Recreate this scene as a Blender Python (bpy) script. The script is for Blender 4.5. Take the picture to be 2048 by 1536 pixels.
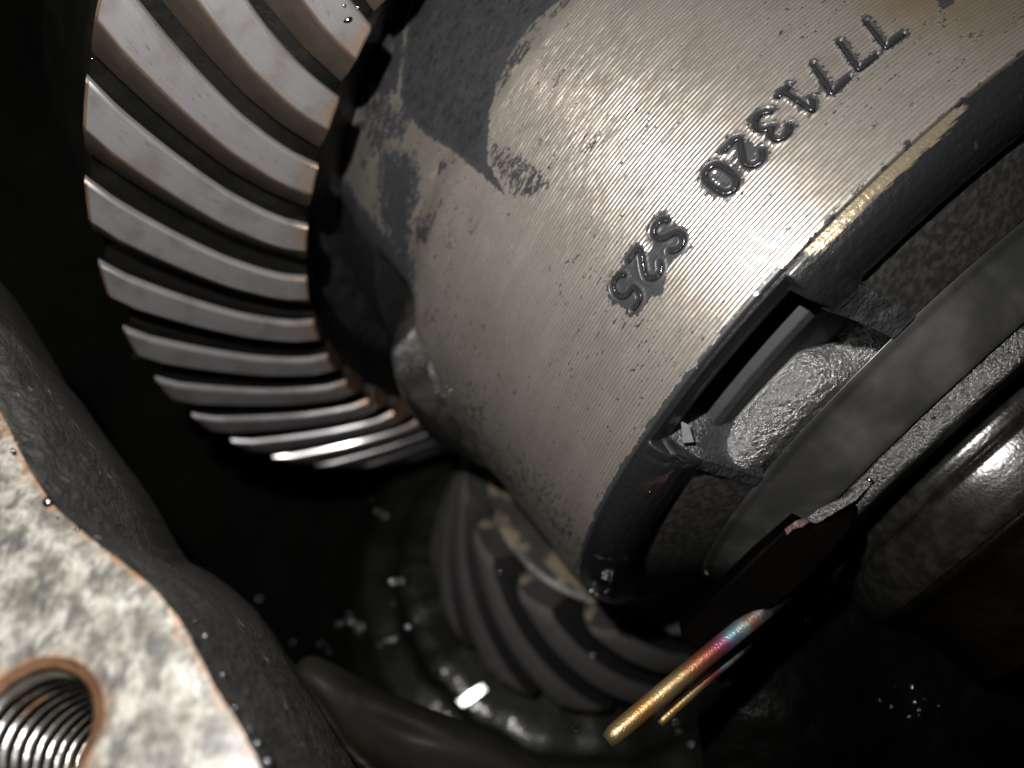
import bpy, bmesh, math, random
import numpy as np
from mathutils import Vector, Matrix, noise as mnoise

# ---------------------------------------------------------------- scene, camera, light
for o in list(bpy.data.objects):
    bpy.data.objects.remove(o)
SC = bpy.context.scene
COL = SC.collection
FPX = 1544.2126                      # focal length in photo pixels (photo 2048 wide)
CAM = Vector((0, 0, 3.0))
cd = bpy.data.cameras.new('camera')
cam = bpy.data.objects.new('camera', cd)
COL.objects.link(cam)
cam.location = CAM
cd.sensor_width = 36.0
cd.lens = FPX / 2048 * 36.0
cd.clip_start = 0.01
cd.clip_end = 100
cd.dof.use_dof = True
cd.dof.focus_distance = 1.42
cd.dof.aperture_fstop = cd.lens * 1e-3 / 0.029
SC.camera = cam

w = bpy.data.worlds.new('World')
SC.world = w
w.use_nodes = True
w.node_tree.nodes['Background'].inputs[0].default_value = (0.75, 0.8, 0.9, 1)
w.node_tree.nodes['Background'].inputs[1].default_value = 0.004

FLASH = CAM + Vector((-0.32, 0.46, 0.02))     # the camera's own flash
ld = bpy.data.lights.new('flash', 'POINT')
ld.energy = 218
ld.color = (1.0, 0.965, 0.93)
ld.shadow_soft_size = 0.03
flash = bpy.data.objects.new('flash', ld)
COL.objects.link(flash)
flash.location = FLASH

SC.view_settings.view_transform = 'Standard'
SC.view_settings.look = 'None'
SC.view_settings.exposure = 0.0
SC.view_settings.gamma = 1.0
SC.cycles.max_bounces = 6
SC.cycles.sample_clamp_indirect = 4.0

rng = np.random.default_rng(7)
random.seed(7)

# ---------------------------------------------------------------- frames
# carrier axis frame: local x = along the axis, y = towards the camera, z = towards the lower left
A = np.array([0.5899879, -0.6695668, 0.4512146])
E1 = np.array([-0.2983041, 0.3385400, 0.8924155])
E2 = np.array([-0.7502859, -0.6611135, 0.0])
CC = np.array([1.2428641, -0.2259518, -1.9604077]) + np.array(CAM)
MW = Matrix(((A[0], E1[0], E2[0], CC[0]), (A[1], E1[1], E2[1], CC[1]), (A[2], E1[2], E2[2], CC[2]), (0, 0, 0, 1)))


def W(px, py, d):
    """world point seen at photo pixel px,py at depth d"""
    return Vector(((px - 1024) / FPX * d, -(py - 768) / FPX * d, CAM.z - d))


def cyl(s, r, th):
    return np.stack([s + 0 * th, r * np.cos(th), r * np.sin(th)], -1)


def to_px(L):
    P = CC + L[..., :1] * A + L[..., 1:2] * E1 + L[..., 2:3] * E2 - np.array(CAM)
    return np.stack([1024 + FPX * P[..., 0] / -P[..., 2], 768 - FPX * P[..., 1] / -P[..., 2]], -1)


def half_normal(p):
    p = Vector(p)
    return ((CAM - p).normalized() + (FLASH - p).normalized()).normalized()


# ---------------------------------------------------------------- numpy noise
def _h(ix, iy, seed):
    n = (ix.astype(np.int64) * 374761393 + iy.astype(np.int64) * 668265263 + seed * 974711) & 0x7fffffff
    n = ((n ^ (n >> 13)) * 1274126177) & 0x7fffffff
    return ((n ^ (n >> 16)) & 0xffff) / 65535.0


def vnoise(x, y, seed=0):
    ix, iy = np.floor(x), np.floor(y)
    fx, fy = x - ix, y - iy
    fx, fy = fx * fx * (3 - 2 * fx), fy * fy * (3 - 2 * fy)
    a, b = _h(ix, iy, seed), _h(ix + 1, iy, seed)
    c, d = _h(ix, iy + 1, seed), _h(ix + 1, iy + 1, seed)
    return (a * (1 - fx) + b * fx) * (1 - fy) + (c * (1 - fx) + d * fx) * fy


def fbm(x, y, seed=0, o=4):
    t, s, k = 0, 0, 1.0
    for i in range(o):
        t = t + k * vnoise(x * 2 ** i, y * 2 ** i, seed + i * 17)
        s += k
        k *= .55
    return t / s


def sstep(a, b, x):
    t = np.clip((x - a) / (b - a), 0, 1)
    return t * t * (3 - 2 * t)


def poly_sd(P, poly):
    """signed distance (inside positive) of points P (...,2) to polygon"""
    poly = np.array(poly, float)
    d = np.full(P.shape[:-1], 1e9)
    ins = np.zeros(P.shape[:-1], bool)
    n = len(poly)
    for i in range(n):
        a, b = poly[i], poly[(i + 1) % n]
        e = b - a
        v = P - a
        t = np.clip((v @ e) / (e @ e), 0, 1)
        d = np.minimum(d, np.linalg.norm(v - t[..., None] * e, axis=-1))
        c = ((a[1] <= P[..., 1]) & (b[1] > P[..., 1])) | ((b[1] <= P[..., 1]) & (a[1] > P[..., 1]))
        with np.errstate(divide='ignore', invalid='ignore'):
            xx = a[0] + (P[..., 1] - a[1]) / (b[1] - a[1] if b[1] != a[1] else 1e-9) * e[0]
        ins ^= c & (P[..., 0] < xx)
    return np.where(ins, d, -d)


# ---------------------------------------------------------------- mesh helpers
def mesh_obj(name, verts, faces, mats, parent=None, smooth=True, fmat=None, world=None, attr=None):
    me = bpy.data.meshes.new(name)
    me.from_pydata([tuple(map(float, v)) for v in verts], [], [tuple(map(int, f)) for f in faces])
    if not isinstance(mats, (list, tuple)):
        mats = [mats]
    for m in mats:
        me.materials.append(m)
    if fmat is not None:
        me.polygons.foreach_set('material_index', np.array(fmat, np.int32))
    if smooth is True:
        me.polygons.foreach_set('use_smooth', np.ones(len(me.polygons), bool))
    if attr:
        for k, v in attr.items():
            at = me.attributes.new(k, 'FLOAT', 'POINT')
            at.data.foreach_set('value', np.array(v, np.float32).ravel())
    me.update()
    o = bpy.data.objects.new(name, me)
    COL.objects.link(o)
    if parent:
        o.parent = parent
    if world is not None:
        o.matrix_world = world
    return o


def sharpen(o, ang=28):
    bm = bmesh.new()
    bm.from_mesh(o.data)
    for e in bm.edges:
        if len(e.link_faces) == 2 and e.calc_face_angle(0) > math.radians(ang):
            e.smooth = False
    bm.to_mesh(o.data)
    bm.free()
    return o


def grid_faces(n, m, closed=False, keep=None, off=0):
    """n rows (slow), m columns"""
    f = []
    mm = m if closed else m - 1
    for i in range(n - 1):
        for j in range(mm):
            if keep is not None and not keep[i, j]:
                continue
            j2 = (j + 1) % m
            f.append((off + i * m + j, off + i * m + j2, off + (i + 1) * m + j2, off + (i + 1) * m + j))
    return f


def revolve(name, prof, th0, th1, nth, mat, parent, bump=None, dens=1, smooth=True, attr=None):
    """prof list of (s, r); in the carrier frame"""
    pr = []
    for (a, b) in zip(prof[:-1], prof[1:]):
        for k in range(dens):
            t = k / dens
            pr.append((a[0] + (b[0] - a[0]) * t, a[1] + (b[1] - a[1]) * t))
    pr.append(prof[-1])
    pr = np.array(pr)
    closed = abs((th1 - th0) - 360) < 1e-6
    th = np.radians(np.linspace(th0, th1, nth, endpoint=not closed))
    s = np.repeat(pr[:, :1], len(th), 1)
    r = np.repeat(pr[:, 1:], len(th), 1)
    if bump:
        amp, fr = bump
        t2 = np.repeat(th[None], len(pr), 0)
        arc = np.concatenate([[0], np.cumsum(np.linalg.norm(np.diff(pr, axis=0), axis=1))])
        nz = fbm(np.repeat(arc[:, None], len(th), 1) * fr, t2 * fr * .8, 5, 3) - .5
        r = r + amp * nz
        s = s + amp * nz * .6
    V = cyl(s, r, np.repeat(th[None], len(pr), 0)).reshape(-1, 3)
    return mesh_obj(name, V, grid_faces(len(pr), len(th), closed), mat, parent, smooth)


def empty(name, mw, label, cat, group=None):
    o = bpy.data.objects.new(name, None)
    COL.objects.link(o)
    o.empty_display_size = .05
    o.matrix_world = mw
    o['label'] = label
    o['category'] = cat
    if group:
        o['group'] = group
    return o


def tag(o, label=None, cat=None, group=None, kind=None):
    for k, v in (('label', label), ('category', cat), ('group', group), ('kind', kind)):
        if v:
            o[k] = v
    return o


def tube(pts, rad, n=8, cap=True, flat=None):
    """verts, faces of a round tube along pts (list of Vector); rad scalar or list"""
    pts = [Vector(p) for p in pts]
    V, F = [], []
    up = None
    for i, p in enumerate(pts):
        d = (pts[min(i + 1, len(pts) - 1)] - pts[max(i - 1, 0)]).normalized()
        if up is None:
            up = d.orthogonal().normalized()
        up = (up - d * up.dot(d)).normalized()
        sd = d.cross(up)
        r = rad[i] if isinstance(rad, (list, tuple)) else rad
        for k in range(n):
            t = 2 * math.pi * k / n
            V.append(p + (up * math.cos(t) + sd * math.sin(t)) * r)
    F = grid_faces(len(pts), n, True)
    if cap:
        F.append(tuple(range(n - 1, -1, -1)))
        F.append(tuple((len(pts) - 1) * n + k for k in range(n)))
    return V, F


# ---------------------------------------------------------------- materials
class NT:
    def __init__(s, name):
        s.m = bpy.data.materials.new(name)
        s.m.use_nodes = True
        s.t = s.m.node_tree
        s.b = s.t.nodes['Principled BSDF']

    def n(s, typ, **kw):
        nd = s.t.nodes.new(typ)
        for k, v in kw.items():
            setattr(nd, k, v)
        return nd

    def link(s, a, b):
        s.t.links.new(a, b)

    def val(s, sock, v):
        if hasattr(v, 'is_output') or hasattr(v, 'links'):
            s.link(v, sock)
        elif isinstance(v, (tuple, list)) and len(v) == 3 and sock.type == 'RGBA':
            sock.default_value = (*v, 1)
        else:
            sock.default_value = v

    def math(s, op, a, b=0.0, c=None, clamp=False):
        nd = s.n('ShaderNodeMath', operation=op, use_clamp=clamp)
        s.val(nd.inputs[0], a)
        s.val(nd.inputs[1], b)
        if c is not None:
            s.val(nd.inputs[2], c)
        return nd.outputs[0]

    def vmath(s, op, a, b=None, scale=None):
        nd = s.n('ShaderNodeVectorMath', operation=op)
        s.val(nd.inputs[0], a)
        if b is not None:
            s.val(nd.inputs[1], b)
        if scale is not None:
            s.val(nd.inputs[3], scale)
        return nd.outputs[0]

    def mix(s, f, a, b):
        nd = s.n('ShaderNodeMix', data_type='RGBA')
        s.val(nd.inputs[0], f)
        s.val(nd.inputs[6], a)
        s.val(nd.inputs[7], b)
        return nd.outputs[2]

    def mixf(s, f, a, b):
        nd = s.n('ShaderNodeMix', data_type='FLOAT')
        s.val(nd.inputs[0], f)
        s.val(nd.inputs[2], a)
        s.val(nd.inputs[3], b)
        return nd.outputs[0]

    def obj(s):
        return s.n('ShaderNodeTexCoord').outputs['Object']

    def mapping(s, vec, scale, rot=(0, 0, 0)):
        nd = s.n('ShaderNodeMapping')
        s.link(vec, nd.inputs[0])
        nd.inputs['Scale'].default_value = scale
        nd.inputs['Rotation'].default_value = rot
        return nd.outputs[0]

    def noise(s, vec, scale, detail=3, rough=.55, dist=0.0):
        nd = s.n('ShaderNodeTexNoise')
        if vec is not None:
            s.link(vec, nd.inputs['Vector'])
        nd.inputs['Scale'].default_value = scale
        nd.inputs['Detail'].default_value = detail
        nd.inputs['Roughness'].default_value = rough
        nd.inputs['Distortion'].default_value = dist
        return nd.outputs[0]

    def ramp(s, f, stops, interp='LINEAR'):
        nd = s.n('ShaderNodeValToRGB')
        s.link(f, nd.inputs[0])
        cr = nd.color_ramp
        cr.interpolation = interp
        while len(cr.elements) > 1:
            cr.elements.remove(cr.elements[-1])
        for i, (p, c) in enumerate(stops):
            e = cr.elements[0] if i == 0 else cr.elements.new(p)
            e.position = p
            e.color = (*c, 1) if isinstance(c, (tuple, list)) else (c, c, c, 1)
        return nd.outputs[0]

    def step(s, x, lo, hi):
        nd = s.n('ShaderNodeMapRange', interpolation_type='SMOOTHSTEP')
        s.val(nd.inputs[0], x)
        nd.inputs[1].default_value = lo
        nd.inputs[2].default_value = hi
        return nd.outputs[0]

    def attr(s, name):
        return s.n('ShaderNodeAttribute', attribute_name=name).outputs['Fac']

    def bump(s, h, strength, dist, normal=None):
        nd = s.n('ShaderNodeBump')
        nd.inputs['Strength'].default_value = strength
        nd.inputs['Distance'].default_value = dist
        s.link(h, nd.inputs['Height'])
        if normal is not None:
            s.link(normal, nd.inputs['Normal'])
        return nd.outputs[0]

    def set(s, **kw):
        for k, v in kw.items():
            s.val(s.b.inputs[k.replace('_', ' ')], v)
        return s.m


def rgb(r, g, b):
    return (r, g, b)


def oily_cast(name, base=(.03, .03, .032), rough=.38, scale=60, bump=.5, bdist=.01, coat=.6, coat_rough=.16, patch=None, spec=.5):
    """black oily sand-cast iron"""
    t = NT(name)
    o = t.obj()
    n1 = t.noise(o, scale, 4, .6)
    n2 = t.noise(o, scale * .22, 3, .5)
    col = t.mix(t.step(n2, .35, .7), tuple(c * .6 for c in base), tuple(c * 1.5 for c in base))
    if patch:
        n3 = t.noise(o, patch[1], 5, .65)
        col = t.mix(t.step(n3, patch[2], patch[2] + .08), col, patch[0])
    nb = t.bump(n1, bump, bdist)
    t.set(Base_Color=col, Roughness=t.mixf(n1, rough * .7, rough * 1.25), Normal=nb, Coat_Weight=coat, Coat_Roughness=coat_rough, Specular_IOR_Level=spec)
    t.link(nb, t.b.inputs['Coat Normal'])
    return t.m


def make_band():
    t = NT('turned_steel_band')
    o = t.obj()
    sep = t.n('ShaderNodeSeparateXYZ')
    t.link(o, sep.inputs[0])
    s = sep.outputs[0]
    th = t.math('ARCTAN2', sep.outputs[2], sep.outputs[1])
    cmb = t.n('ShaderNodeCombineXYZ')
    t.link(s, cmb.inputs[0])
    t.link(th, cmb.inputs[1])
    st = cmb.outputs[0]
    streak = t.mapping(st, (150, 42, 1))
    fine = t.mapping(st, (330, 120, 1))
    nA = t.noise(streak, 1.0, 3, .6)
    nB = t.noise(fine, 1.0, 2, .5)
    lum = t.noise(st, 9, 3, .5)
    oil = t.attr('oil')
    m = t.math('ADD', oil, t.math('MULTIPLY', t.math('SUBTRACT', nA, .5), 1.05))
    m = t.math('ADD', m, t.math('MULTIPLY', t.math('SUBTRACT', nB, .5), .55))
    nC = t.noise(t.mapping(st, (52, 17, 1)), 1.0, 4, .65)
    m = t.math('ADD', m, t.math('MULTIPLY', t.math('SUBTRACT', nC, .5), .75))
    film = t.step(m, .50, .58)
    # turned grooves
    ph = t.math('MULTIPLY', s, 2 * math.pi / .0079)
    wob = t.noise(t.mapping(st, (126, 3, 1)), 1.0, 2, .5)
    ph = t.math('ADD', ph, t.math('MULTIPLY', wob, 1.2))
    g = t.math('COSINE', ph)
    dash = t.noise(t.mapping(st, (260, 26, 1)), 1.0, 2, .6)
    turned = t.step(s, -1.24, -1.16)
    depth = t.attr('groove')
    amp = t.math('MULTIPLY', t.mixf(dash, .08, .50), depth)
    amp = t.math('MULTIPLY', amp, t.math('SUBTRACT', 1.0, t.math('MULTIPLY', film, .82)))
    geo = t.n('ShaderNodeNewGeometry')
    nrm = t.vmath('ADD', geo.outputs['Normal'], t.vmath('SCALE', tuple(A), scale=t.math('MULTIPLY', g, amp)))
    # slow waviness from turning + small dents
    nrm = t.vmath('NORMALIZE', nrm)
    ripple = t.noise(t.mapping(st, (60, 34, 1)), 1.0, 3, .5)
    nb = t.bump(ripple, .12, .006, nrm)
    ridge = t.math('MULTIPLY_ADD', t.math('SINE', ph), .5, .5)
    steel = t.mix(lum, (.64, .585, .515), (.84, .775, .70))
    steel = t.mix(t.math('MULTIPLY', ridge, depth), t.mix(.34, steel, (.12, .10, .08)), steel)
    rings = t.noise(t.mapping(st, (34, .5, 1)), 1.0, 4, .7)
    steel = t.mix(t.math('MULTIPLY', t.step(rings, .40, .62), .13), steel, (.30, .255, .205))
    blot = t.noise(t.mapping(st, (7, 5, 1)), 1.0, 5, .65)
    steel = t.mix(t.math('MULTIPLY', t.step(blot, .48, .66), .26), steel, (.36, .305, .24))
    wet = t.attr('gold')
    steel = t.mix(wet, steel, (.50, .36, .17))
    film_c = t.mix(t.noise(st, 26, 4, .6), (.027, .0275, .031), (.050, .050, .054))
    film_c = t.mix(t.step(m, 1.05, 1.45), film_c, (.016, .0155, .016))
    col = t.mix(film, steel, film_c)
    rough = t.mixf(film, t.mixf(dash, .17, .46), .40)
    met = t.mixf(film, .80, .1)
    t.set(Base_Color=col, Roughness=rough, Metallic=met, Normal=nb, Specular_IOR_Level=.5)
    return t.m


def make_land(name='ground_tooth_land', c0=(.25, .245, .255), c1=(.40, .39, .40), rough=.34, tan=True):
    t = NT(name)
    o = t.obj()
    u = t.attr('along')
    v = t.attr('across')
    rnd = t.n('ShaderNodeObjectInfo').outputs['Random']
    off = t.n('ShaderNodeCombineXYZ')
    t.link(t.math('MULTIPLY', rnd, 37.0), off.inputs[0])
    t.link(t.math('MULTIPLY', rnd, 91.0), off.inputs[2])
    o = t.vmath('ADD', o, off.outputs[0])
    cmb = t.n('ShaderNodeCombineXYZ')
    t.link(u, cmb.inputs[0])
    t.link(v, cmb.inputs[1])
    t.link(t.math('MULTIPLY', rnd, 50.0), cmb.inputs[2])
    st = cmb.outputs[0]
    n1 = t.noise(t.mapping(st, (5, 70, 1)), 1.0, 3, .6)
    n2 = t.noise(o, 14, 3, .5)
    col = t.mix(n1, c0, c1)
    col = t.mix(t.math('MULTIPLY', t.step(n2, .45, .7), .5), col, (.20, .175, .15))
    nick = t.noise(t.mapping(st, (14, 9, 1)), 1.0, 4, .7)
    col = t.mix(t.math('MULTIPLY', t.step(nick, .60, .70), .6), col, (.10, .085, .07))
    # brown varnish at both ends
    if tan:
        e = t.math('ADD', u, t.math('MULTIPLY', t.math('SUBTRACT', t.noise(o, 30, 3, .6), .5), .22))
        col = t.mix(t.step(e, .88, 1.0), col, (.36, .24, .15))
        col = t.mix(t.step(e, .96, 1.06), col, (.17, .09, .05))
        e2 = t.math('ADD', v, t.math('MULTIPLY', t.math('SUBTRACT', t.noise(o, 24, 2, .5), .5), .5))
        col = t.mix(t.math('MULTIPLY', t.step(e2, .80, 1.0), .45), col, (.33, .25, .19))
    nb = t.bump(n1, .10, .003)
    t.set(Base_Color=col, Roughness=t.mixf(n1, rough * .85, rough * 1.2), Metallic=.55, Normal=nb, Coat_Weight=.5, Coat_Roughness=.12)
    return t.m


def make_plain(name, base, rough=.4, metallic=0.0, scale=30, var=.35, bump=.15, bd=.004, coat=0, coat_rough=.1):
    t = NT(name)
    o = t.obj()
    n = t.noise(o, scale, 4, .6)
    col = t.mix(n, tuple(c * (1 - var) for c in base), tuple(min(1, c * (1 + var)) for c in base))
    nb = t.bump(n, bump, bd)
    t.set(Base_Color=col, Roughness=t.mixf(n, rough * .8, rough * 1.2), Metallic=metallic, Normal=nb, Coat_Weight=coat, Coat_Roughness=coat_rough)
    t.link(nb, t.b.inputs['Coat Normal'])
    return t.m


M_band = make_band()
M_land = make_land()
M_pland = make_land('pinion_tooth_land', (.21, .203, .203), (.32, .31, .306), .5)
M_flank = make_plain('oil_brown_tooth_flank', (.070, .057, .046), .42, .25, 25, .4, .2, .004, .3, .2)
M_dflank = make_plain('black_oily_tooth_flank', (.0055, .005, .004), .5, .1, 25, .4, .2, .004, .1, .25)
M_edge = make_plain('bronzed_tooth_edge', (.20, .130, .090), .25, .5, 40, .4, .2, .003, .9, .08)
M_pflank = make_plain('dark_pinion_flank', (.016, .015, .015), .5, .1, 25, .4, .2, .004, .4, .2)
M_body = oily_cast('oily_gear_body', (.006, .006, .005), .5, 24, .3, .01, .1, .3, None, .2)
M_cast = oily_cast('oily_black_casting', (.017, .0175, .019), .40, 75, .55, .010, .55, .20)
M_castsh = oily_cast('scuffed_black_shoulder', (.018, .0185, .020), .40, 90, .35, .006, .5, .2, ((.10, .11, .12), 16, .63))
def shoulder():
    t = NT('scuffed_shoulder')
    o = t.obj()
    sep = t.n('ShaderNodeSeparateXYZ')
    t.link(o, sep.inputs[0])
    th = t.math('ARCTAN2', sep.outputs[2], sep.outputs[1])
    cmb = t.n('ShaderNodeCombineXYZ')
    t.link(sep.outputs[0], cmb.inputs[0])
    t.link(th, cmb.inputs[1])
    st = cmb.outputs[0]
    n1 = t.noise(o, 90, 4, .6)
    n2 = t.noise(t.mapping(st, (300, 22, 1)), 1.0, 3, .6)
    b = t.math('ADD', t.attr('bare'), t.math('MULTIPLY', t.math('SUBTRACT', n2, .5), 1.1))
    b = t.step(b, .45, .62)
    pt = t.step(t.noise(o, 16, 5, .65), .63, .71)
    col = t.mix(pt, (.011, .0115, .0125), (.08, .09, .10))
    col = t.mix(b, col, (.46, .38, .26))
    nb = t.bump(n1, .35, .006)
    nb = t.bump(n2, .25, .004, nb)
    t.set(Base_Color=col, Roughness=t.mixf(b, .42, .3), Metallic=t.mixf(b, 0.0, .75), Normal=nb, Coat_Weight=.7, Coat_Roughness=.13)
    return t.m


M_castsh = shoulder()
M_face = oily_cast('satin_black_face', (.034, .033, .031), .5, 300, .04, .002, .2, .3)
M_floor = make_plain('rough_wet_casting', (.50, .50, .50), .26, .75, 95, .3, 1.0, .020, 1.0, .13)
M_plate = make_plain('smooth_grey_inner_plate', (.028, .028, .030), .75, .0, 22, .5, .3, .010, .0, .3)
M_wall = oily_cast('wet_window_wall', (.045, .046, .05), .36, 110, .8, .010, .8, .2)
M_hub = oily_cast('satin_grey_hub', (.048, .048, .046), .42, 34, .16, .004, .45, .2, ((.10, .097, .093), 13, .665), .6)
M_chamfer = oily_cast('bright_wet_chamfer', (.028, .027, .025), .28, 140, .8, .007, 1.0, .16, None, .8)
M_black = oily_cast('tarry_black_steel', (.002, .0018, .0016), .6, 40, .2, .004, .04, .25, None, .1)
M_lock = oily_cast('brown_black_plate', (.0010, .0006, .0004), .6, 46, .2, .004, .0, .2, ((.012, .0035, .001), 9, .68), .025)
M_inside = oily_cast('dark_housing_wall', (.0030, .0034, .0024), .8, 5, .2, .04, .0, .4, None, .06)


# ================================================================= differential case
case = empty('differential_case', MW, 'big turned steel differential case stamped 7771320 and S25 with cast window', 'differential')

# --- stamped characters in (reading x -> theta, up -> s)
GL = {
    '7': [[(0, 1), (.62, 1), (.24, 0)]],
    '1': [[(.08, .76), (.34, 1), (.34, 0)], [(.14, 0), (.54, 0)]],
    '3': [[(.04, .84), (.14, .96), (.32, 1), (.50, .94), (.57, .78), (.50, .60), (.28, .53), (.50, .46), (.60, .26), (.50, .07), (.30, 0), (.12, .04), (.02, .18)]],
    '2': [[(.03, .80), (.12, .95), (.30, 1), (.49, .94), (.57, .76), (.50, .58), (.02, 0), (.60, 0)]],
    '0': [[(.30, 1), (.50, .92), (.58, .72), (.58, .28), (.50, .08), (.30, 0), (.10, .08), (.02, .28), (.02, .72), (.10, .92), (.30, 1)]],
    'S': [[(.58, .80), (.48, .95), (.30, 1), (.11, .94), (.04, .76), (.12, .59), (.46, .44), (.56, .25), (.48, .07), (.30, 0), (.10, .05), (.01, .20)]],
    '5': [[(.55, 1), (.10, 1), (.06, .56), (.28, .63), (.50, .54), (.58, .32), (.50, .09), (.28, 0), (.10, .04), (.01, .17)]],
}
CH = []
for k, c in enumerate('7771320'):
    CH.append((c, math.radians(-6.9 + k * 3.62), -.652 - .0005 * k, .068))
for k, c in enumerate('S25'):
    CH.append((c, math.radians(22.6 + k * 3.75), -.661, .070))


def densify(p, step=.06):
    out = [p[0]]
    for a, b in zip(p[:-1], p[1:]):
        n = max(1, int(math.hypot(b[0] - a[0], b[1] - a[1]) / step))
        for i in range(1, n + 1):
            out.append((a[0] + (b[0] - a[0]) * i / n, a[1] + (b[1] - a[1]) * i / n))
    return out


def smooth_line(p, it=1):
    p = [tuple(q) for q in p]
    for _ in range(it):
        q = [p[0]]
        for a, b in zip(p[:-1], p[1:]):
            q += [(a[0] * .75 + b[0] * .25, a[1] * .75 + b[1] * .25), (a[0] * .25 + b[0] * .75, a[1] * .25 + b[1] * .75)]
        q.append(p[-1])
        p = q
    return p


strokes = []      # list of (char index, [(s, th)...])
for ci, (c, tc, sc_, h) in enumerate(CH):
    for st_ in GL[c]:
        pl = smooth_line(st_, 2) if c in '03S25' else st_
        pl = densify(pl)
        strokes.append((ci, [(sc_ + (y - .5) * h, tc + (x - .3) * h) for x, y in pl]))
SEG = []
for ci, pl in strokes:
    for a, b in zip(pl[:-1], pl[1:]):
        SEG.append((a, b, ci))

# --- band mesh
S0, S1 = -1.64, -.447
ns, nt = 430, 760
sg = np.linspace(S0, S1, ns)
tg = np.radians(np.linspace(-42, 112, nt))
SS, TT = np.meshgrid(sg, tg, indexing='ij')
# distance to strokes
dst = np.full(SS.shape, 9.0)
for (a, b, ci) in SEG:
    i0, i1 = np.searchsorted(sg, [min(a[0], b[0]) - .05, max(a[0], b[0]) + .05])
    j0, j1 = np.searchsorted(tg, [min(a[1], b[1]) - .05, max(a[1], b[1]) + .05])
    sub_s, sub_t = SS[i0:i1, j0:j1], TT[i0:i1, j0:j1]
    ex, ey = b[0] - a[0], b[1] - a[1]
    L2 = ex * ex + ey * ey + 1e-12
    q = np.clip(((sub_s - a[0]) * ex + (sub_t - a[1]) * ey) / L2, 0, 1)
    dd = np.hypot(sub_s - a[0] - q * ex, sub_t - a[1] - q * ey)
    dst[i0:i1, j0:j1] = np.minimum(dst[i0:i1, j0:j1], dd)
RR = np.ones(SS.shape)
RR -= .0075 * (1 - sstep(.002, .0065, dst))           # stamped groove
RR += .0016 * np.exp(-((dst - .009) / .003) ** 2)      # raised lip
# left cast zone: rough and slightly lower, with the relief notch
left = 1 - sstep(-1.26, -1.17, SS)
RR -= left * (.010 + .003 * (fbm(SS * 16, TT * 13, 3) - .5))
RR -= .02 * (1 - sstep(-1.64, -1.50, SS))
notch = sstep(math.radians(55), math.radians(59), TT) * sstep(-1.42, -1.34, SS) * (1 - sstep(-1.30, -1.19, SS))
RR -= .14 * notch
RR -= .02 * np.exp(-((SS + .447) / .004) ** 2)
VB = cyl(SS, RR, TT)
PX = to_px(VB)

# --- oil film (traced stains, then broken up by noise in the material)
oil = np.full(SS.shape, .02)
deg = np.degrees(TT)


def paint(poly, edge, val, cur):
    sd = poly_sd(PX, poly)
    return np.maximum(cur, val * sstep(-edge, edge, sd))


F1 = [(700, -60), (1140, -60), (1123, 0), (1088, 23), (1049, 66), (1026, 101), (994, 172), (979, 219), (977, 273), (975, 324), (1012, 392), (967, 353), (912, 306), (854, 271), (819, 236), (799, 190), (815, 60), (830, 0)]
oil = paint(F1, 13, 1.16, oil)
oil = paint([(830, -40), (815, 60), (800, 190), (760, 200), (735, 150), (740, -40)], 14, .74, oil)
oil = paint([(975, 260), (1040, 300), (1095, 335), (1108, 372), (1085, 405), (1020, 400), (975, 330)], 22, .60, oil)
oil = paint([(1165, 235), (1215, 255), (1225, 285), (1185, 325), (1150, 330)], 22, .52, oil)
oil = paint([(750, 290), (840, 292), (852, 400), (838, 430), (832, 480), (842, 545), (835, 590), (800, 610), (740, 600), (770, 520), (745, 400)], 44, .80, oil)
oil = paint([(850, 290), (940, 340), (985, 420), (960, 500), (900, 560), (850, 560), (840, 430)], 45, .42, oil)
# smeared dark around the stampings
sur = np.zeros(SS.shape)
k0 = np.exp(-np.clip(dst - .004, 0, 1) / .017)
oil = np.maximum(oil, np.where(deg > 19.5, .95, .81 + .08 * sstep(4, 14, deg)) * k0)
oil = np.maximum(oil, 1.3 * (1 - sstep(.003, .006, dst)))
oil = paint([(1318, 448), (1345, 440), (1372, 455), (1380, 492), (1352, 512), (1335, 545), (1330, 585), (1300, 600), (1275, 636), (1250, 622), (1216, 596), (1222, 560), (1250, 540), (1262, 512), (1300, 500)], 9, .88, oil)
oil = paint([(1400, 360), (1440, 335), (1470, 345), (1490, 385), (1455, 405), (1420, 395)], 9, .74, oil)
oil = paint([(1440, 335), (1500, 270), (1520, 300), (1490, 350), (1465, 350)], 9, .66, oil)
oil = paint([(1868, -12), (1905, -18), (1912, 8), (1884, 20), (1872, 8)], 9, .85, oil)
# dirty right-hand edge
edge = S1 - SS
wv = fbm(SS * 0, TT * 30, 11, 3)
mask_edge = np.where(deg < 18, .50, .85)
oil = np.maximum(oil, mask_edge * (1 - sstep(.0, .022, edge - .012 * wv)))
oil = np.maximum(oil, .52 * (1 - sstep(.0, .045, edge)) * (deg < 16) * sstep(.5, .62, vnoise(SS * 30, TT * 25, 4)))
# scattered specks: denser in patches and towards the lower limb
den = .288 + .10 * sstep(.42, .65, fbm(SS * 9, TT * 7, 21)) + .16 * sstep(38, 76, deg)
oil = np.maximum(oil, den)
lf = (SS < -1.2)
oil = np.maximum(oil, 1.45 * (1 - sstep(-1.30, -1.17, SS)) * sstep(46, 58, deg))  # solid dark on the low left end, notch included
oil = np.maximum(oil, .48 * (1 - sstep(-1.17, -.95, SS)) * sstep(40, 60, deg))
oil = np.where(lf, np.maximum(oil, .34 + .30 * sstep(.38, .6, fbm(SS * 14, TT * 9, 9))), oil)
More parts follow.
